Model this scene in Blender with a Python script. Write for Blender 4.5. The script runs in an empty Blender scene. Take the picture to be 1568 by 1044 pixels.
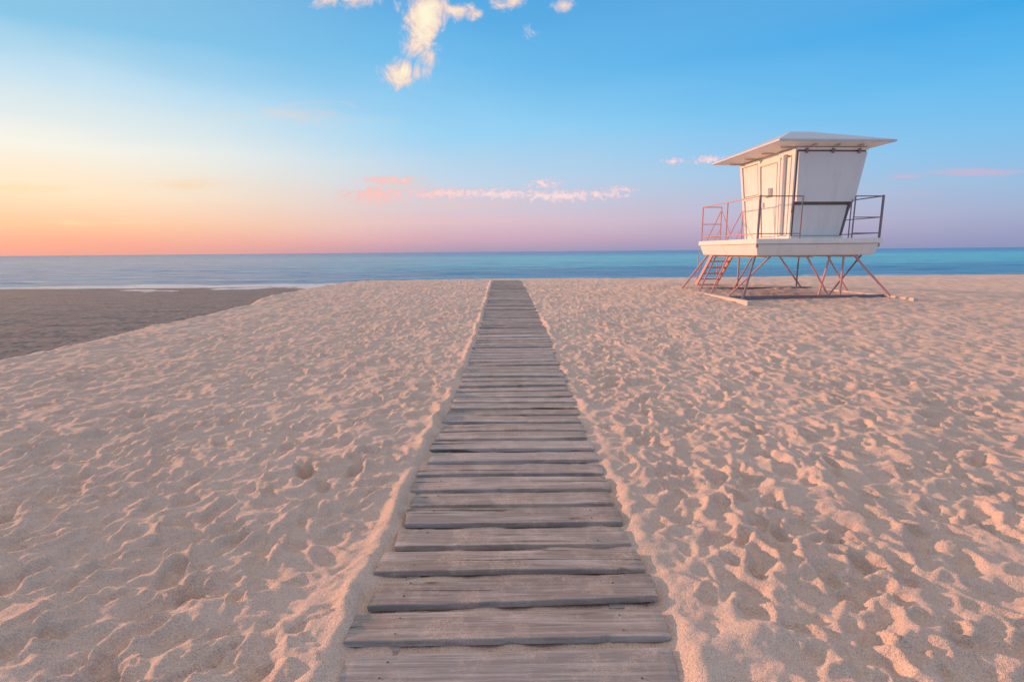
import bpy, bmesh, math, random
import numpy as np
from mathutils import Matrix, Vector
random.seed(7); np.random.seed(7)
scene=bpy.context.scene
R=math.radians
SUN_AZ=-68.0; SUN_EL=8.5   # azimuth measured from +Y towards +X

# ------------------------------------------------------------ helpers
def link(ob,parent=None):
    scene.collection.objects.link(ob)
    if parent: ob.parent=parent
    return ob
def srgb(r,g,b):
    f=lambda c:(c/255/12.92) if c/255<=0.04045 else ((c/255+0.055)/1.055)**2.4
    return (f(r),f(g),f(b),1)
class NT:
    def __init__(s,nt): s.nt=nt; s.n=nt.nodes; s.l=nt.links
    def new(s,t,**k):
        n=s.n.new(t)
        for a,b in k.items(): setattr(n,a,b)
        return n
    def put(s,sock,v):
        if isinstance(v,bpy.types.NodeSocket): s.l.new(v,sock)
        else: sock.default_value=v
    def M(s,op,a,b=0.0,c=0.0,clamp=False):
        n=s.new('ShaderNodeMath',operation=op,use_clamp=clamp)
        s.put(n.inputs[0],a); s.put(n.inputs[1],b)
        if op in('MULTIPLY_ADD','SMOOTH_MIN','SMOOTH_MAX'): s.put(n.inputs[2],c)
        return n.outputs[0]
    def mix(s,f,a,b,blend='MIX'):
        n=s.new('ShaderNodeMix',data_type='RGBA',blend_type=blend)
        s.put(n.inputs[0],f); s.put(n.inputs[6],a); s.put(n.inputs[7],b)
        return n.outputs[2]
    def rng(s,v,a,b,c=0.0,d=1.0,interp='LINEAR'):
        n=s.new('ShaderNodeMapRange',interpolation_type=interp)
        s.put(n.inputs[0],v); n.inputs[1].default_value=a; n.inputs[2].default_value=b
        n.inputs[3].default_value=c; n.inputs[4].default_value=d
        return n.outputs[0]
    def ramp(s,v,stops):
        n=s.new('ShaderNodeValToRGB'); e=n.color_ramp.elements
        while len(e)>1: e.remove(e[-1])
        e[0].position=stops[0][0]; e[0].color=stops[0][1]
        for p,c in stops[1:]:
            x=e.new(p); x.color=c
        s.put(n.inputs[0],v); return n.outputs[0]
    def noise(s,vec,scale,detail=3,rough=0.5,dist=0.0):
        n=s.new('ShaderNodeTexNoise'); s.put(n.inputs['Vector'],vec)
        n.inputs['Scale'].default_value=scale; n.inputs['Detail'].default_value=detail
        n.inputs['Roughness'].default_value=rough; n.inputs['Distortion'].default_value=dist
        return n.outputs[0]
    def mapping(s,vec,scale=(1,1,1),loc=(0,0,0),rot=(0,0,0)):
        n=s.new('ShaderNodeMapping'); s.put(n.inputs[0],vec)
        n.inputs['Scale'].default_value=scale; n.inputs['Location'].default_value=loc; n.inputs['Rotation'].default_value=rot
        return n.outputs[0]
    def bump(s,h,strength,dist,normal=None):
        n=s.new('ShaderNodeBump'); s.put(n.inputs['Height'],h)
        n.inputs['Strength'].default_value=strength; n.inputs['Distance'].default_value=dist
        if normal is not None: s.l.new(normal,n.inputs['Normal'])
        return n.outputs[0]
def material(name):
    m=bpy.data.materials.new(name); m.use_nodes=True
    t=NT(m.node_tree); b=t.n['Principled BSDF']
    return m,t,b

# ------------------------------------------------------------ world sky
w=bpy.data.worlds.new("World"); scene.world=w; w.use_nodes=True
t=NT(w.node_tree); t.n.clear()
tc=t.new('ShaderNodeTexCoord'); sep=t.new('ShaderNodeSeparateXYZ'); t.l.new(tc.outputs['Generated'],sep.inputs[0])
X,Y,Z=sep.outputs
el=t.M('MULTIPLY',t.M('ARCSINE',Z),180/math.pi)
hl=t.M('SQRT',t.M('ADD',t.M('MULTIPLY',X,X),t.M('MULTIPLY',Y,Y)))
hl=t.M('MAXIMUM',hl,1e-4)
sx,sy=math.sin(R(SUN_AZ)),math.cos(R(SUN_AZ))
dt=t.M('DIVIDE',t.M('ADD',t.M('MULTIPLY',X,sx),t.M('MULTIPLY',Y,sy)),hl)
dt=t.M('MINIMUM',t.M('MAXIMUM',dt,-1.0),1.0)
dif=t.M('MULTIPLY',t.M('ARCCOSINE',dt),180/math.pi)
nz=t.noise(t.mapping(tc.outputs['Generated'],(3,3,14)),1.0,3,0.55)
elw=t.M('ADD',el,t.M('MULTIPLY',t.M('SUBTRACT',nz,0.5),t.rng(el,0,10,0.6,3.0)))
fac=t.M('DIVIDE',elw,60.0,clamp=True)
def stops(l): return [(e/60,srgb(*c)) for e,c in l]
top=[(31,(138,170,208)),(42,(212,200,204)),(60,(236,219,214))]  # unseen upper sky, made pale and warm as added fill light for the sand
rl=t.ramp(fac,stops([(0,(240,164,146)),(1,(251,174,148)),(2.5,(255,200,158)),(5.2,(255,228,194)),(9.1,(246,242,230)),(13.7,(194,223,239)),(18,(136,197,230))]+top))
rc=t.ramp(fac,stops([(0,(168,152,182)),(1.5,(208,172,190)),(3.2,(220,190,202)),(7.3,(190,210,230)),(12.4,(150,208,242)),(18.4,(110,186,235)),(24,(82,166,224))]+top))
rr=t.ramp(fac,stops([(0,(140,150,188)),(1,(150,158,195)),(2.5,(158,172,206)),(5.2,(150,187,222)),(9.1,(120,190,236)),(13.7,(88,180,236)),(18,(56,164,230))]+top))
c=t.mix(t.rng(dif,24,69,interp='SMOOTHSTEP'),rl,rc)
c=t.mix(t.rng(dif,66,116),c,rr)
ys=t.M('MAXIMUM',Y,0.02)
U=t.M('DIVIDE',X,ys); W=t.M('DIVIDE',Z,ys)
comb=t.new('ShaderNodeCombineXYZ'); t.l.new(U,comb.inputs[0]); t.l.new(W,comb.inputs[1])
def cloudset(lst,nscale,stretch,seed,lo,hi,k=0.9,rot=0.0):
    tot=None
    for u0,w0,ru,rw,a in lst:
        du=t.M('DIVIDE',t.M('SUBTRACT',U,u0),ru); dw=t.M('DIVIDE',t.M('SUBTRACT',W,w0),rw)
        d=t.M('ADD',t.M('MULTIPLY',du,du),t.M('MULTIPLY',dw,dw))
        m=t.M('MULTIPLY',t.M('SUBTRACT',1.0,t.M('SQRT',d),clamp=True),a)
        tot=m if tot is None else t.M('MAXIMUM',tot,m)
    n=t.noise(t.mapping(comb.outputs[0],(stretch[0],stretch[1],1),(seed,seed*.7,seed),(0,0,rot)),nscale,7,0.66,0.6)
    raw=t.M('ADD',tot,t.M('MULTIPLY',t.M('SUBTRACT',n,0.5),k*2))
    v=t.rng(raw,lo,hi,interp='SMOOTHSTEP')
    gate=t.rng(tot,0.0,0.15)
    return t.M('MULTIPLY',v,gate),raw
front=t.rng(Y,0.05,0.2)
high,n1=cloudset([(-.150,.415,.062,.085,1.35),(-.161,.360,.055,.046,1.15),(-.190,.322,.060,.040,1.2),(-.092,.424,.055,.024,.95),
  (-.290,.446,.09,.028,1.1),(.007,.438,.065,.030,1.05),(.098,.430,.034,.024,.9),(.04,.385,.035,.020,.6)],22,(1,.85),4.6,.28,1.0,1.3,.5)
low,n2=cloudset([(-.12,.109,.16,.016,1.05),(-.02,.107,.14,.014,1.05),(.09,.103,.15,.016,1.15),(.17,.104,.08,.011,1.0),(-.226,.134,.08,.011,1.0),(-.25,.106,.09,.024,.9),(.065,.124,.05,.014,1.0),
  (.20,.113,.05,.010,.95),(.303,.163,.028,.009,1.1),(.372,.166,.06,.010,1.0)],85,(1,1.25),2.4,.10,.85,1.7,-.2)
faint,n3=cloudset([(.866,.139,.16,.012,1.3),(.74,.133,.06,.008,1.2),(-.607,.129,.14,.018,1.1),(-.925,.126,.16,.016,1.2),(-.75,.06,.4,.010,.8),(-.15,.055,.35,.010,.7),(-.4,.25,.35,.05,.55),(.75,.10,.3,.02,.5),(-.05,.088,.32,.018,.9),(-.2,.125,.12,.02,.9)],12,(1,6),5.2,.25,1.1,.8)
hc=t.ramp(t.rng(n1,.3,1.5),[(0,srgb(205,205,228)),(.35,srgb(248,212,196)),(.8,srgb(255,246,214))])
c=t.mix(t.M('MULTIPLY',t.M('MULTIPLY',high,front),.97),c,hc)
fc=t.mix(t.rng(dif,25,90),srgb(255,222,176),srgb(206,178,205))
c=t.mix(t.M('MULTIPLY',t.M('MULTIPLY',faint,front),.65),c,fc)
warm=t.mix(t.rng(dif,50,66),srgb(255,188,176),t.mix(t.rng(n2,.4,1.3),srgb(222,196,212),srgb(255,226,220)))
c=t.mix(t.M('MULTIPLY',t.M('MULTIPLY',low,front),.88),c,warm)
bg1=t.new('ShaderNodeBackground'); t.l.new(c,bg1.inputs[0]); bg1.inputs[1].default_value=1.07
sky=t.new('ShaderNodeTexSky',sky_type='NISHITA'); sky.sun_disc=False
sky.sun_elevation=R(SUN_EL); sky.sun_rotation=R(SUN_AZ)
bg2=t.new('ShaderNodeBackground'); t.l.new(sky.outputs[0],bg2.inputs[0]); bg2.inputs[1].default_value=0.05
mx=t.new('ShaderNodeMixShader'); mx.inputs[0].default_value=0.06
t.l.new(bg1.outputs[0],mx.inputs[1]); t.l.new(bg2.outputs[0],mx.inputs[2])
out=t.new('ShaderNodeOutputWorld'); t.l.new(mx.outputs[0],out.inputs[0])
w.cycles.sampling_method='MANUAL'; w.cycles.sample_map_resolution=512

# ------------------------------------------------------------ sun
sd=bpy.data.lights.new('sun','SUN'); sd.energy=4.7; sd.angle=R(2.0); sd.color=(1.0,.45,.25)
so=link(bpy.data.objects.new('sun',sd))
d=Vector((sx*math.cos(R(SUN_EL)),sy*math.cos(R(SUN_EL)),math.sin(R(SUN_EL))))
so.rotation_euler=d.to_track_quat('Z','Y').to_euler(); so.location=d*50

# ------------------------------------------------------------ numpy noise
def hsh(ix,iy,seed):
    h=(ix.astype(np.int64)*374761393+iy.astype(np.int64)*668265263+seed*974634777)&0xffffffff
    h=((h^(h>>13))*1274126177)&0xffffffff
    h=((h^(h>>16))*2246822519)&0xffffffff
    return ((h^(h>>15))&0xffffff)/float(0xffffff)
def vn(x,y,seed=0):
    ix=np.floor(x);iy=np.floor(y);fx=x-ix;fy=y-iy
    fx=fx*fx*fx*(fx*(fx*6-15)+10);fy=fy*fy*fy*(fy*(fy*6-15)+10)
    a=hsh(ix,iy,seed);b=hsh(ix+1,iy,seed);c=hsh(ix,iy+1,seed);d=hsh(ix+1,iy+1,seed)
    return (a+(b-a)*fx)+((c+(d-c)*fx)-(a+(b-a)*fx))*fy-0.5
def worley(x,y,seed=0):
    ix=np.floor(x);iy=np.floor(y)
    f1=np.full(x.shape,9.); cid=np.zeros(x.shape); acc=np.zeros(x.shape)
    for dx in(-1,0,1):
        for dy in(-1,0,1):
            cx=ix+dx;cy=iy+dy
            px=cx+hsh(cx,cy,seed);py=cy+hsh(cx,cy,seed+51)
            d=np.hypot(px-x,py-y)
            acc+=np.exp(-14*d)
            cl=d<f1
            cid=np.where(cl,hsh(cx,cy,seed+99),cid); f1=np.where(cl,d,f1)
    return -np.log(acc+1e-9)/14,f1,cid
def sst(a,b,x):
    q=np.clip((x-a)/(b-a),0,1); return q*q*(3-2*q)

def base(x,y):
    x=np.asarray(x,float);y=np.asarray(y,float)
    z=0.25*sst(7,23,y)
    crest=24.5+1.2*vn(x/9,x*0+3.3,4)
    main=z-1.75*sst(0,26,y-crest)
    main=main-np.maximum(0,y-52)*0.03
    lowz=-0.72-0.25*sst(12,43,y)-np.maximum(0,y-42)*0.05
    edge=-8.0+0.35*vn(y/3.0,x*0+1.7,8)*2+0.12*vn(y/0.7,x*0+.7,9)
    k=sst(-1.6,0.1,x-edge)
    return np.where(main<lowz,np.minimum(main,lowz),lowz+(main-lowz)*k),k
def bw_cx(y): return np.interp(y,[0,10,23,26],[-.03,.02,-.20,-.24])

xs=[0.0]
while xs[-1]<400:
    a=xs[-1]; xs.append(a+(0.014 if a<3.0 else min(.014+(a-3.0)*.0056,50) if a<30 else (a-29)*.1+.17))
xs=np.array(xs); xs=np.concatenate([-xs[:0:-1],xs])
ysl=[0.7]
while ysl[-1]<48:
    a=ysl[-1]; ysl.append(a+max(.010,.0054*a if a<26 else .012*a))
while ysl[-1]<9000: ysl.append(ysl[-1]*1.35)
neg=[]; a=.7
st=.03
while a>-60: a-=st; st*=1.25; neg.append(a)
ysl=np.array(neg[::-1]+ysl)
GX,GY=np.meshgrid(xs,ysl)
B,K=base(GX,GY)
# trampled sand
wx=GX+.20*vn(GX*1.9,GY*1.9,11)+.12*vn(GX*5,GY*5,12)+.06*vn(GX*12,GY*12,42)
wy=GY+.20*vn(GX*1.9,GY*1.9,13)+.12*vn(GX*5,GY*5,14)+.06*vn(GX*12,GY*12,43)
s1,f1,cid=worley((wx*.9+wy*.15)/.29+3,(wy-.1*wx)/.26,21)
h=.031*(np.clip(s1,0,.8)**1.3)*(.2+1.2*cid)
s2,g1,cid2=worley((wx-.2*wy)/.15+7,(wy+.2*wx)/.13+2,31)
h+=.015*(np.clip(s2,0,.8)**1.2)*(.4+1.1*sst(-.25,.2,vn(GX*.9,GY*.9,44)))
rid=lambda sc,sd_,q:(.5-np.abs(vn(wx*sc+wy*sc*q,wy*sc-wx*sc*q,sd_)))**2*4
h+=.012*rid(3.0,71,.3)+.008*rid(7.5,72,-.3)
h+=.045*vn(GX*.8,GY*.8,15)+.026*vn(GX*2.2+GY*.5,GY*1.9-GX*.5,16)+.024*vn(GX*4.6+GY*.5,GY*4.0,17)+.017*vn(GX*9-GY*2,GY*8,18)+.008*vn(GX*20,GY*20,19)+.0035*vn(GX*45,GY*45,20)*(GY<8)
def pit(px,py,ang,L,Wd,dep):
    r=L*1.6
    i0,i1=np.searchsorted(xs,[px-r,px+r]); j0,j1=np.searchsorted(ysl,[py-r,py+r])
    if i1<=i0 or j1<=j0: return
    sxx=GX[j0:j1,i0:i1]-px; syy=GY[j0:j1,i0:i1]-py
    ca,sa=math.cos(ang),math.sin(ang)
    u=(sxx*ca+syy*sa)/L; v=(-sxx*sa+syy*ca)/Wd
    u=u+.25*v*v
    q=u*u+v*v
    h[j0:j1,i0:i1]+= -dep*np.exp(-q*q*1.6)+dep*.55*np.exp(-((np.sqrt(q)-1.2)**2)*10)*(1+.9*np.clip(u,-1,1))*np.exp(-.3*q)
for k in range(14000):
    py=.9+22*random.random()**1.2; px=random.uniform(-1,1)*(py*1.15+2)
    big=random.random()<.35
    if abs(px)<(1.0 if big else .85): continue
    if big: pit(px,py,random.gauss(math.pi/2,.8),random.uniform(.12,.17),random.uniform(.055,.085),random.uniform(.012,.027))
    else: pit(px,py,random.uniform(0,6.28),random.uniform(.06,.12),random.uniform(.035,.065),random.uniform(.006,.018))
ax=np.abs(GX-bw_cx(GY))
wig=.05*vn(GX*0+3,GY*2.1,81)+.05*vn(GX*0+5,GY*6,82)
damp=.20+.80*sst(.66,.78,ax+wig)
damp=np.where(GY>26,1,damp)
h=h*damp*(1-.35*sst(20,30,GY))
h=np.where(K<.5,h*.8,h)
left=(GX<bw_cx(GY))
spill=np.exp(-((ax-.735+wig)/.055)**2)*np.where(left,.034,.010)*(.3+1.8*np.clip(vn(GX*1.5,GY*2.6,83)+.4,0,1))
spill+=np.exp(-((ax-.70)/.07)**2)*(.026*vn(GX*3,GY*5,23)+.030*vn(GX*9,GY*12,24))
h+=spill*(GY<25)
h+=(-.004+.014*vn(GX*3.5,GY*4,26)+.020*vn(GX*8,GY*14,27))*(ax<.66)*(GY<25)
h=h*(1-sst(30,60,GY))
ZZ=B+h
V=np.stack([GX,GY,ZZ],-1).reshape(-1,3).astype(np.float32)
ny,nx=GX.shape
idx=np.arange(nx*ny).reshape(ny,nx)
F=np.stack([idx[:-1,:-1],idx[:-1,1:],idx[1:,1:],idx[1:,:-1]],-1).reshape(-1,4).astype(np.int32)
me=bpy.data.meshes.new('sand_beach')
me.vertices.add(len(V)); me.vertices.foreach_set('co',V.ravel())
me.loops.add(F.size); me.loops.foreach_set('vertex_index',F.ravel())
me.polygons.add(len(F)); me.polygons.foreach_set('loop_start',np.arange(0,F.size,4,dtype=np.int32))
me.polygons.foreach_set('use_smooth',np.ones(len(F),dtype=bool))
at=me.attributes.new('upper','FLOAT','POINT'); at.data.foreach_set('value',K.ravel().astype(np.float32))
me.update(calc_edges=True)
print('sand verts',len(V))
sand=link(bpy.data.objects.new('sand_beach',me))
m,t,b=material('sand')
tc=t.new('ShaderNodeTexCoord'); P=tc.outputs['Object']
n0=t.noise(P,.6,4,.6); n1=t.noise(P,6,3,.6); n2=t.noise(P,280,1,.7); n3=t.noise(P,75,2,.7)
c=t.mix(t.rng(n0,.3,.7),(.66,.52,.435,1),(.76,.61,.515,1))
c=t.mix(t.M('MULTIPLY',t.rng(n1,.35,.7),.35),c,(.62,.48,.395,1))
c=t.mix(t.M('MULTIPLY',t.rng(n2,.50,.72),.65),c,(.34,.25,.20,1))
c=t.mix(t.M('MULTIPLY',t.rng(n2,.50,.30),.45),c,(.92,.81,.71,1))
a=t.new('ShaderNodeAttribute',attribute_name='upper')
lowsand=t.mix(t.rng(n1,.35,.7),(.19,.185,.18,1),(.32,.305,.29,1))  # darker, greyer sand on the low ground beyond the left berm edge
lowsand=t.mix(t.M('MULTIPLY',t.rng(t.noise(t.mapping(P,(.25,1.6,1)),1.2,4,.6),.5,.7),.7),lowsand,(.11,.107,.106,1))
lowsand=t.mix(t.M('MULTIPLY',t.rng(n3,.5,.7),.5),lowsand,(.45,.42,.39,1))
upperf=t.rng(t.M('ADD',a.outputs['Fac'],t.M('MULTIPLY',t.M('SUBTRACT',n3,.5),.35)),.7,.98)
c=t.mix(upperf,lowsand,c)
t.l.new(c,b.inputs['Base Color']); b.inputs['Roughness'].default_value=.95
b.inputs['Specular IOR Level'].default_value=.1
bn=t.bump(n3,.7,.016); bn=t.bump(n2,.8,.006,bn)
t.l.new(bn,b.inputs['Normal'])
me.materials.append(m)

# ------------------------------------------------------------ sea
SEA=-1.0
def grid_sheet(name,x,y,z):
    gx,gy=np.meshgrid(x,y); ny,nx=gx.shape
    gz=z(gx,gy); idx=np.arange(nx*ny).reshape(ny,nx)
    f=np.stack([idx[:-1,:-1],idx[:-1,1:],idx[1:,1:],idx[1:,:-1]],-1).reshape(-1,4)
    mm=bpy.data.meshes.new(name); mm.from_pydata(np.stack([gx,gy,gz],-1).reshape(-1,3).tolist(),[],f.tolist())
    for p in mm.polygons: p.use_smooth=True
    return link(bpy.data.objects.new(name,mm))
yy=[30.]
while yy[-1]<140: yy.append(yy[-1]*1.006)
while yy[-1]<12000: yy.append(yy[-1]*1.25)
xx=np.concatenate([-np.geomspace(120,12000,12)[::-1],np.linspace(-115,115,320),np.geomspace(120,12000,12)])
def seaz(x,y):
    ph=y*.9+3.0*vn(x/14,y/30,61)*2
    a=.06*np.sin(ph)*(.5+vn(x/10,y/7,62)) + .10*vn(x/3.5,y/1.6,63)+.13*vn(x/9,y/4,64)
    return SEA+a*(1-sst(80,140,y))
sea=grid_sheet('sea',xx,np.array(yy),seaz)
m,t,b=material('sea_water')
tc=t.new('ShaderNodeTexCoord'); P=tc.outputs['Object']
sp=t.new('ShaderNodeSeparateXYZ'); t.l.new(P,sp.inputs[0])
s1=t.noise(t.mapping(P,(.006,.035,1)),1,5,.6); s2=t.noise(t.mapping(P,(.10,.55,1)),1,5,.65)
s3=t.noise(t.mapping(P,(.016,.12,1)),1,5,.6)
lg=t.M('LOGARITHM',t.M('MAXIMUM',sp.outputs[1],10.0),10.0)
lg=t.M('ADD',lg,t.M('MULTIPLY',t.M('SUBTRACT',s1,.5),.5))
c=t.ramp(t.rng(lg,1.6,3.4),[(0,(.03,.36,.55,1)),(.12,(.015,.28,.52,1)),(.22,(.06,.56,.72,1)),(.42,(.07,.66,.78,1)),(.58,(.008,.30,.58,1)),(1,(.003,.12,.36,1))])
gl=t.ramp(t.rng(lg,1.6,3.4),[(0,(.22,.36,.52,1)),(.4,(.34,.44,.58,1)),(.7,(.16,.28,.46,1)),(1,(.015,.10,.30,1))])  # pale sky reflection on the left, painted into the water colour
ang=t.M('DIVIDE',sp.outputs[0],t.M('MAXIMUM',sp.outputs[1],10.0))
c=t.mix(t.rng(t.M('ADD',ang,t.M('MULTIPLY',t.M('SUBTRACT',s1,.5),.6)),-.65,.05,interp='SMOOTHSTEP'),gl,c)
c=t.mix(t.M('MULTIPLY',t.rng(s2,.48,.60),.6),c,(.006,.13,.32,1))
c=t.mix(t.M('MULTIPLY',t.rng(s3,.48,.62),.4),c,(.005,.13,.36,1))
fy=t.M('ADD',sp.outputs[1],t.M('MULTIPLY',t.noise(t.mapping(P,(.12,.12,1)),1,4,.6),5.0))
f1_=t.M('MULTIPLY',t.rng(fy,47.9,46.8),t.rng(t.noise(t.mapping(P,(.8,2.5,1)),1,5,.7),.32,.48))
f2_=t.M('MULTIPLY',t.M('MULTIPLY',t.rng(fy,54.0,54.5),t.rng(fy,56.0,55.2)),t.rng(t.noise(t.mapping(P,(.10,1.0,1)),1,5,.7),.48,.56))
foam=t.M('MAXIMUM',f1_,f2_)
c=t.mix(t.M('MULTIPLY',foam,.85),c,(.82,.82,.82,1))
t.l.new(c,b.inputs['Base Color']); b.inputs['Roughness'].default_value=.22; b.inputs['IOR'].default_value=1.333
b.inputs['Specular IOR Level'].default_value=.28
w1=t.noise(t.mapping(P,(.35,1.1,1)),1,5,.62); w2=t.noise(t.mapping(P,(.05,.2,1)),1,4,.6)
bn=t.bump(w2,.9,1.8); bn=t.bump(w1,1.0,.8,bn)
t.l.new(bn,b.inputs['Normal'])
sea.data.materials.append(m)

# ------------------------------------------------------------ boardwalk
walk=link(bpy.data.objects.new('boardwalk',None))
def mesh_obj(name,verts,faces,mat,parent,smooth=False,attr=None):
    mm=bpy.data.meshes.new(name); mm.from_pydata(verts,[],faces)
    if smooth:
        for p in mm.polygons: p.use_smooth=True
    if attr:
        for k,vals in attr.items():
            q=mm.attributes.new(k,'FLOAT','POINT'); q.data.foreach_set('value',vals)
    mm.materials.append(mat); mm.update()
    return link(bpy.data.objects.new(name,mm),parent)
m,t,b=material('weathered_wood')
tc=t.new('ShaderNodeTexCoord'); P=tc.outputs['Object']
a=t.new('ShaderNodeAttribute',attribute_name='rnd'); rn=a.outputs['Fac']
off=t.new('ShaderNodeCombineXYZ'); t.l.new(t.M('MULTIPLY',rn,57.0),off.inputs[0]); t.l.new(t.M('MULTIPLY',rn,31.0),off.inputs[1])
va=t.new('ShaderNodeVectorMath',operation='ADD'); t.l.new(P,va.inputs[0]); t.l.new(off.outputs[0],va.inputs[1])
Q=va.outputs[0]
gr=t.noise(t.mapping(Q,(1.8,85,20)),1,5,.70,.5); gr2=t.noise(t.mapping(Q,(1.2,16,8)),1,4,.6,.8); bl=t.noise(Q,3.0,4,.6)
crk=t.noise(t.mapping(Q,(.9,42,10)),1,2,.5,.3)
c=t.ramp(rn,[(0,(.38,.345,.325,1)),(.3,(.49,.46,.44,1)),(.6,(.42,.37,.34,1)),(.8,(.59,.55,.53,1)),(1,(.46,.44,.43,1))])
c=t.mix(t.M('MULTIPLY',t.rng(gr,.45,.60),.75),t.mix(.45,c,(.10,.08,.07,1)),c)
c=t.mix(t.M('MULTIPLY',t.rng(gr2,.5,.7),.5),c,(.66,.62,.60,1))
c=t.mix(t.M('MULTIPLY',t.rng(bl,.52,.72),.5),c,(.31,.26,.225,1))
c=t.mix(t.M('MULTIPLY',t.rng(crk,.335,.30),.85),c,(.05,.038,.033,1))
vo=t.new('ShaderNodeTexVoronoi'); t.l.new(t.mapping(Q,(2.0,6.0,1)),vo.inputs['Vector']); vo.inputs['Scale'].default_value=1.0
kn=t.rng(vo.outputs['Distance'],.10,.05)
c=t.mix(t.M('MULTIPLY',kn,.65),c,(.13,.085,.06,1))
du=t.M('MULTIPLY',t.rng(t.noise(P,5,5,.75),.48,.64),t.rng(t.noise(P,180,1,.6),.42,.58))
c=t.mix(t.M('MULTIPLY',du,.65),c,(.72,.58,.48,1))
t.l.new(c,b.inputs['Base Color']); b.inputs['Roughness'].default_value=.9; b.inputs['Specular IOR Level'].default_value=.15
bn=t.bump(gr,1.0,.008); bn=t.bump(gr2,.5,.005,bn); bn=t.bump(t.rng(crk,.30,.345),.8,.006,bn); t.l.new(bn,b.inputs['Normal'])
wood=m
verts=[];faces=[];rnd=[];nv=[];nf=[]
y=.95;i=0
prof=[(-.5,-1),(-.5,-.16),(-.492,-.05),(-.475,0),(-.2,.0),(0,.0),(.2,.0),(.475,0),(.492,-.05),(.5,-.16),(.5,-1)]
def bwz(y): return float(base(0.0,y)[0])
while y<24.6:
    pitch=random.uniform(.205,.255); wd=pitch-random.uniform(.050,.078)
    th=.030; L0=-.680-random.uniform(-.028,.026); L1=.680+random.uniform(-.028,.026)
    yc=y+pitch/2; cx=float(bw_cx(yc)); z0=bwz(yc)+.034+random.uniform(-.007,.007)
    skew=random.gauss(0,.009); tilt=random.gauss(0,.004); twist=random.gauss(0,.018); r=random.random(); bow=random.gauss(0,.004)
    n=36; s=len(verts); ph=random.random()*9
    ce=[random.uniform(-.010,.010) for _ in range(4)]
    for k in range(n+1):
        f=k/n; x=L0+(L1-L0)*f
        ja=random.uniform(-.0007,.0007)-(random.uniform(.003,.010) if random.random()<.03 else 0)
        jb=random.uniform(-.0007,.0007)-(random.uniform(.003,.010) if random.random()<.03 else 0)
        for (py_,pz_) in prof:
            we=wd*(1+.012*math.sin(ph+f*4)+.006*math.sin(ph*3+f*11))
            xe=x
            if k==0: xe=x+ce[0]*py_*2+random.uniform(0,.006)
            if k==n: xe=x-ce[1]*py_*2-random.uniform(0,.006)
            yyv=yc+py_*we+skew*(f-.5)*2+(ja if py_>.3 else (-jb if py_<-.3 else 0))
            zz=z0+pz_*th+tilt*(f-.5)*2+twist*py_*wd*1.0+bow*math.sin(f*math.pi)-(.003 if k in(0,n) and pz_>-.5 else 0)+.0008*math.sin(f*21+py_*9+ph)
            verts.append((cx+xe,yyv,zz)); rnd.append(r)
    m_=len(prof)
    for k in range(n):
        for j in range(m_-1):
            a0=s+k*m_+j; faces.append((a0,a0+m_,a0+m_+1,a0+1))
        faces.append((s+k*m_+m_-1,s+(k+1)*m_+m_-1,s+(k+1)*m_,s+k*m_))
    faces.append(tuple(s+j for j in range(m_))); faces.append(tuple(s+n*m_+j for j in range(m_))[::-1])
    for sxn in(-.5,.5):
        for q in(-.25,.25):
            if random.random()<.25: continue
            nxp=cx+sxn+random.uniform(-.012,.012); nyp=yc+q*wd+random.uniform(-.01,.01); zc=z0+.0025+tilt*sxn/.7+twist*q*wd
            s2=len(nv); rr_=.0042
            nv+= [(nxp+rr_*math.cos(a*math.pi/4),nyp+rr_*math.sin(a*math.pi/4),zc-.004) for a in range(8)]
            nv+= [(nxp+rr_*math.cos(a*math.pi/4),nyp+rr_*math.sin(a*math.pi/4),zc) for a in range(8)]
            nv.append((nxp,nyp,zc+.0015))
            for a in range(8):
                nf.append((s2+a,s2+(a+1)%8,s2+8+(a+1)%8,s2+8+a)); nf.append((s2+8+a,s2+8+(a+1)%8,s2+16))
    y+=pitch; i+=1
ob=mesh_obj('boards',verts,faces,wood,walk,False,{'rnd':rnd})
m,t,b=material('rusty_nail'); b.inputs['Base Color'].default_value=(.13,.09,.07,1); b.inputs['Roughness'].default_value=.7
mesh_obj('nails',nv,nf,m,walk)
verts=[];faces=[]
for sxn in(-.5,.5):
    s=len(verts); ysn=np.arange(.9,24.6,.5)
    for yv in ysn:
        zt=bwz(yv)+.004; cx=float(bw_cx(yv))+sxn
        verts+=[(cx-.035,yv,zt-.08),(cx-.035,yv,zt),(cx+.035,yv,zt),(cx+.035,yv,zt-.08)]
    for k in range(len(ysn)-1):
        for j in range(4):
            a0=s+k*4+j;a1=s+k*4+(j+1)%4; faces.append((a0,a1,a1+4,a0+4))
    faces.append((s,s+1,s+2,s+3))
mesh_obj('stringers',verts,faces,wood,walk,False,{'rnd':[.2]*len(verts)})

# ------------------------------------------------------------ lifeguard tower
tower=link(bpy.data.objects.new('lifeguard_tower',None)); tower.location=(7.156,15.2,0); tower.rotation_euler=(0,0,R(4))
def paint(name,col,dirt=(.35,.30,.26,1),rough=.5,amt=.35,rust=None):
    m,t,b=material(name); tc=t.new('ShaderNodeTexCoord'); P=tc.outputs['Object']
    n=t.noise(t.mapping(P,(3,3,.6)),1.5,5,.65); n2=t.noise(P,14,4,.7)
    c=t.mix(t.M('MULTIPLY',t.rng(n,.48,.78),amt),col,dirt)
    c=t.mix(t.M('MULTIPLY',t.rng(n2,.6,.75),amt*.6),c,dirt)
    if rust: c=t.mix(t.rng(t.noise(P,5,4,.7),.50,.62),c,rust)
    t.l.new(c,b.inputs['Base Color']); b.inputs['Roughness'].default_value=rough
    t.l.new(t.bump(n2,.15,.01),b.inputs['Normal']); return m
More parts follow.
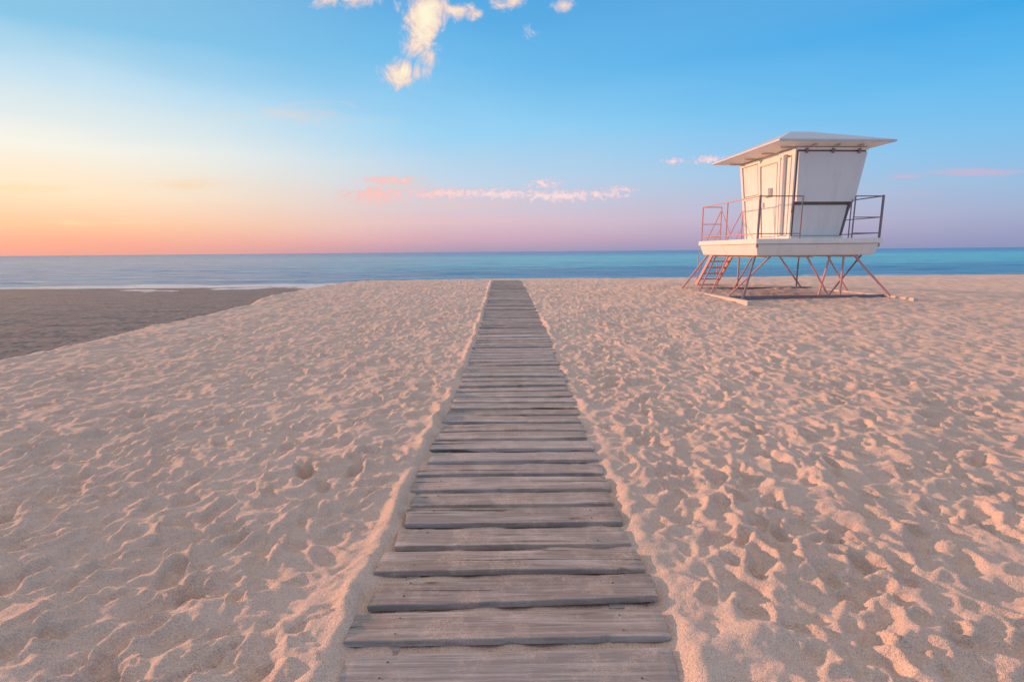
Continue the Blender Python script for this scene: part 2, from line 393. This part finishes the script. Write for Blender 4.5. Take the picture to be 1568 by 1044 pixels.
white=paint('white_paint',(.79,.77,.72,1),amt=.25); panelm=paint('panel_paint',(.70,.72,.73,1),amt=.25)
roofm=paint('roof_sheet',(.52,.58,.63,1),rough=.5); soff=paint('soffit_paint',(.50,.47,.44,1))
metal=paint('dark_steel',(.19,.17,.21,1),rough=.5,amt=.2,rust=(.34,.18,.16,1)); redm=paint('sunlit_red_steel',(.60,.31,.29,1),rough=.55,amt=.15)  # red paint that also carries the sunlit pink of left rails and legs
skidm=paint('skid_timber',(.62,.53,.46,1),rough=.8); dark=paint('dark_gap',(.12,.11,.11,1))
def hexa(bm,bot,top):
    vs=[bm.verts.new(p) for p in bot+top]
    for f in((3,2,1,0),(4,5,6,7),(0,1,5,4),(1,2,6,5),(2,3,7,6),(3,0,4,7)): bm.faces.new([vs[i] for i in f])
def fin(bm,name,mat,bev=0.0,parent=tower):
    bmesh.ops.recalc_face_normals(bm,faces=bm.faces)
    if bev: bmesh.ops.bevel(bm,geom=list(bm.edges),offset=bev,segments=2,affect='EDGES',profile=.6)
    mm=bpy.data.meshes.new(name); bm.to_mesh(mm); bm.free(); mm.materials.append(mat)
    return link(bpy.data.objects.new(name,mm),parent)
def box(bm,x0,x1,y0,y1,z0,z1):
    hexa(bm,[(x0,y0,z0),(x1,y0,z0),(x1,y1,z0),(x0,y1,z0)],[(x0,y0,z1),(x1,y0,z1),(x1,y1,z1),(x0,y1,z1)])
def tube(bm,p,q,r=.022,seg=10):
    p=Vector(p);q=Vector(q);dd=(q-p); L=dd.length
    mt=Matrix.Translation((p+q)/2)@dd.to_track_quat('Z','Y').to_matrix().to_4x4()
    bmesh.ops.create_cone(bm,cap_ends=True,segments=seg,radius1=r,radius2=r,depth=L,matrix=mt)
W0,D0=3.87,3.89
bm=bmesh.new()
hexa(bm,[(.12,.12,1.46),(W0-.12,.12,1.46),(W0-.12,D0-.12,1.46),(.12,D0-.12,1.46)],[(0.02,0.02,1.80),(W0-.02,.02,1.80),(W0-.02,D0-.02,1.80),(.02,D0-.02,1.80)])
fin(bm,'deck_tub',white,.05)
bm=bmesh.new(); box(bm,-.015,W0+.015,-.015,D0+.015,1.803,1.955); fin(bm,'deck_rim',white,.02)
bm=bmesh.new()
for k in range(3): box(bm,.45+k*1.45,.53+k*1.45,.3,D0-.3,1.40,1.458)
fin(bm,'deck_joists',soff)
zb,zt=1.955,4.56
b4=[(1.40,.60),(3.00,.60),(3.00,3.22),(1.40,3.22)]; t4=[(1.16,.24),(3.28,.24),(3.28,3.42),(1.16,3.42)]
def cab(i,f):
    return (b4[i][0]+(t4[i][0]-b4[i][0])*f, b4[i][1]+(t4[i][1]-b4[i][1])*f, zb+(zt-zb)*f)
bm=bmesh.new()
hexa(bm,[cab(i,0) for i in range(4)],[cab(i,1) for i in range(4)])
fin(bm,'cabin_walls',white,.01)
def wallpt(i,s,f,o):
    j=(i+1)%4; A=Vector(cab(i,f));Bv=Vector(cab(j,f)); p=A.lerp(Bv,s)
    e=(Bv-A).normalized()
    mid0=(Vector(cab(i,0))+Vector(cab(j,0)))/2; mid1=(Vector(cab(i,1))+Vector(cab(j,1)))/2
    n=e.cross((mid1-mid0)).normalized()
    return p+n*o
def panel(bm,i,s0,s1,f0,f1,o0,o1,o2=None):
    if o2 is None: o2=o1
    bot=[wallpt(i,s0,f0,o0),wallpt(i,s1,f0,o0),wallpt(i,s1,f0,o1),wallpt(i,s0,f0,o1)]
    top=[wallpt(i,s0,f1,o0),wallpt(i,s1,f1,o0),wallpt(i,s1,f1,o2),wallpt(i,s0,f1,o2)]
    hexa(bm,[tuple(p) for p in bot],[tuple(p) for p in top])
bm=bmesh.new(); panel(bm,0,.0,1.0,.035,.40,.001,.008); panel(bm,0,.0,1.0,.40,.965,.001,.012); fin(bm,'shutter_recess',dark)
bm=bmesh.new(); panel(bm,0,.02,.94,.038,.380,.009,.03); panel(bm,0,.015,1.01,.418,.950,.013,.12,.05); fin(bm,'front_shutters',panelm,.008)
bm=bmesh.new(); panel(bm,0,-.01,1.015,.970,.995,.001,.05); panel(bm,0,-.01,1.02,.0,.03,.001,.04); fin(bm,'front_trim',white,.005)
bm=bmesh.new()
for s in(.12,.5,.88): panel(bm,0,s-.018,s+.018,.935,.985,.052,.085)
fin(bm,'shutter_hinges',metal,.003)
bm=bmesh.new(); 
for s in(-.03,.97): tube(bm,wallpt(0,s,.30,.035),wallpt(0,s,.44,.12),.024)
fin(bm,'shutter_stays',metal)
bm=bmesh.new()
for (s0,s1,f0,f1,o) in((.955,1.0,.0,.99,.05),(.0,.04,.0,.99,.05),(.72,.76,.0,.99,.045),(.36,.40,.0,.99,.045),(.40,.72,.90,.94,.04),(.04,.36,.52,.56,.04),(.76,.955,.93,.99,.04),(.04,.36,.95,.99,.04),(.40,.72,.0,.03,.04),(.76,.955,.0,.03,.04)):
    panel(bm,3,s0,s1,f0,f1,.001,o)
fin(bm,'side_trim',white,.006)
bm=bmesh.new(); panel(bm,3,.41,.71,.035,.89,.001,.008); panel(bm,3,.05,.35,.565,.945,.001,.008); panel(bm,3,.77,.945,.04,.92,.001,.008); fin(bm,'door_recess',dark)
bm=bmesh.new(); panel(bm,3,.42,.70,.04,.885,.009,.03); panel(bm,3,.06,.345,.57,.94,.009,.035);panel(bm,3,.78,.94,.045,.91,.009,.055); fin(bm,'cabin_door',white,.008)
bm=bmesh.new(); panel(bm,3,.50,.62,.52,.62,.031,.16); panel(bm,3,.45,.47,.40,.46,.031,.09); fin(bm,'door_box',white,.008)
bm=bmesh.new(); tube(bm,wallpt(3,.86,.05,.11),wallpt(3,.86,.95,.11),.06,14); fin(bm,'rolled_blind',white)
bm=bmesh.new(); panel(bm,1,.04,.96,.43,.95,.001,.06); panel(bm,1,.04,.96,.04,.385,.001,.022); panel(bm,2,.05,.95,.43,.95,.001,.05); panel(bm,2,.05,.95,.04,.385,.001,.022); fin(bm,'side_shutters',panelm,.008)
# roof: thin sheet, shallow hip
zr=4.64; rx0,rx1,ry0,ry1=.33,3.80,-.22,3.92
bm=bmesh.new()
e=[(rx0+.04,ry0+.04),(rx1-.04,ry0+.04),(rx1-.04,ry1-.04),(rx0+.04,ry1-.04)]
ci=[(1.13,.20),(3.30,.20),(3.30,3.46),(1.13,3.46)]
o_=[bm.verts.new((x,y,zr-.012)) for x,y in e]; i_=[bm.verts.new((x,y,zr-.075)) for x,y in ci]
for k in range(4): bm.faces.new((o_[k],o_[(k+1)%4],i_[(k+1)%4],i_[k]))
bm.faces.new(i_); fin(bm,'roof_soffit',white)
bm=bmesh.new()
e=[(rx0,ry0),(rx1,ry0),(rx1,ry1),(rx0,ry1)]
lo=[bm.verts.new((x,y,zr-.01)) for x,y in e]; hi=[bm.verts.new((x,y,zr+.045)) for x,y in e]
a1=bm.verts.new((1.75,1.60,zr+.63)); a2=bm.verts.new((2.45,1.60,zr+.63)); a3=bm.verts.new((2.45,2.1,zr+.63)); a4=bm.verts.new((1.75,2.1,zr+.63))
bm.faces.new(lo[::-1])
for k in range(4): bm.faces.new((lo[k],lo[(k+1)%4],hi[(k+1)%4],hi[k]))
bm.faces.new((hi[0],hi[1],a2,a1)); bm.faces.new((hi[1],hi[2],a3,a2)); bm.faces.new((hi[2],hi[3],a4,a3)); bm.faces.new((hi[3],hi[0],a1,a4)); bm.faces.new((a1,a2,a3,a4))
fin(bm,'roof',roofm,.006)
bm=bmesh.new()
for y_ in(.3,1.3,2.3,3.3):
    box(bm,rx0+.35,1.10,y_,y_+.04,zr-.11,zr-.07)
for x in(1.5,2.2,2.9): box(bm,x,x+.04,ry0+.12,.14,zr-.10,zr-.06)
fin(bm,'roof_brackets',soff)
# railings
zd=1.955; zh=3.16
bm=bmesh.new()
def rail(bm,p,q,levels=(1.0,.50,.12),r=.014):
    for l in levels: tube(bm,(p[0],p[1],zd+(zh-zd)*l),(q[0],q[1],zd+(zh-zd)*l),r if l<1 else r*1.2)
fl=(.06,.06);fr=(W0-.06,.06);bl_=(.06,D0-.06);br=(W0-.06,D0-.06)
rail(bm,fl,(1.36,.06),(1.0,.12)); rail(bm,(2.95,.06),fr,(1.0,.5,.12))
for p in(fl,fr): tube(bm,(p[0],p[1],1.7),(p[0],p[1],zh+.03),.034)
tube(bm,(1.34,.06,zd),(1.34,.06,zh),.020); tube(bm,(2.95,.06,zd),(2.95,.06,zh),.020)
rail(bm,fr,br)
for v in(1.35,2.6,3.83): tube(bm,(W0-.06,v,zd),(W0-.06,v,zh),.018)
fin(bm,'front_railing',metal)
bm=bmesh.new()
rail(bm,fl,bl_,(1.0,.12))
for v in(3.83,2.0): tube(bm,(.06,v,1.8),(.06,v,zh),.022)
rail(bm,(.06,D0-.06),(.75,D0-.06),(1.,.5,.12)); rail(bm,(1.55,D0-.06),br,(1.,.5,.12))
for u in(.75,1.55,2.7): tube(bm,(u,D0-.06,zd),(u,D0-.06,zh),.020)
for u in(.75,1.55):
    tube(bm,(u,D0-.06,zh-.1),(u,D0+1.7,1.35),.018); tube(bm,(u,D0-.06,zd+.45),(u,D0+1.7,.75),.014); tube(bm,(u,D0+1.7,.2),(u,D0+1.7,1.35),.018)
    tube(bm,(u,D0-.9,zd+.1),(u,D0-.06,zh-.1),.016)
fin(bm,'side_railing',redm)
bm=bmesh.new()
for u in(.75,1.55): 
    hexa(bm,[(u-.025,D0+1.75,.15),(u+.025,D0+1.75,.15),(u+.025,D0+1.97,.15),(u-.025,D0+1.97,.15)],[(u-.025,D0+.03,1.80),(u+.025,D0+.03,1.80),(u+.025,D0+.25,1.80),(u-.025,D0+.25,1.80)])
for k in range(7):
    f=(k+.5)/7; yy_=D0+.12+1.75*f; zz_=1.80-1.65*f; box(bm,.78,1.52,yy_-.12,yy_+.12,zz_-.025,zz_+.02)
fin(bm,'stairs',redm)
gz=.20
bm=bmesh.new(); bm2=bmesh.new()
def leg(b_,u0,v0,u1,v1,zt=1.47,r=.033): tube(b_,(u0,v0,zt),(u1,v1,gz),r)
leg(bm,.16,.3,-.50,-.35); leg(bm2,.70,.35,-.30,.9,r=.026); leg(bm2,1.75,.3,2.60,.3,r=.028); leg(bm2,2.55,.35,2.28,.35,r=.028)
leg(bm2,2.98,.35,2.98,.35,r=.030); leg(bm2,3.25,.3,4.35,.0); leg(bm,3.55,.35,2.7,.5,r=.026)
leg(bm2,.18,3.5,-.60,3.9); leg(bm2,.50,3.5,-.50,2.6,r=.026); leg(bm2,1.35,3.5,1.35,3.5,r=.028); leg(bm2,2.8,3.5,3.9,3.6,r=.030); leg(bm2,1.9,3.5,1.2,3.5,r=.026); leg(bm,3.6,3.5,3.6,3.5,r=.028)
leg(bm2,.2,2.0,-.55,1.6,r=.026); leg(bm2,3.6,2.0,4.35,1.8,r=.026)
fin(bm,'grey_legs',metal); fin(bm2,'red_legs',redm)
bm=bmesh.new()
def beam(bm,p,q,w_,z0,z1):
    p=Vector((p[0],p[1],0));q=Vector((q[0],q[1],0)); n=(q-p).normalized().cross(Vector((0,0,1)))*w_/2
    c4=[p-n,q-n,q+n,p+n]; c4=c4[::-1]
    hexa(bm,[(c.x,c.y,z0) for c in c4],[(c.x,c.y,z1) for c in c4])
beam(bm,(-.62,-1.0),(-.55,4.9),.15,.0,.24)
beam(bm,(4.40,-.85),(4.35,4.7),.15,.0,.24)
fin(bm,'skids',skidm,.02)
bm=bmesh.new()
beam(bm,(-.5,.45),(4.3,.25),.10,.08,.255); beam(bm,(-.45,3.75),(4.25,3.6),.10,.10,.27)
fin(bm,'cross_beams',metal,.01)

# ------------------------------------------------------------ camera
cd=bpy.data.cameras.new('camera'); cam=link(bpy.data.objects.new('camera',cd))
cd.lens=18; cd.sensor_width=36; cd.clip_start=.05; cd.clip_end=30000
cam.matrix_world=Matrix.Translation((0,0,1.65))@Matrix.Rotation(R(90-9.9),4,'X')@Matrix.Rotation(R(-.5),4,'Z')
scene.camera=cam
scene.view_settings.view_transform='Standard'; scene.view_settings.look='None'; scene.view_settings.exposure=0
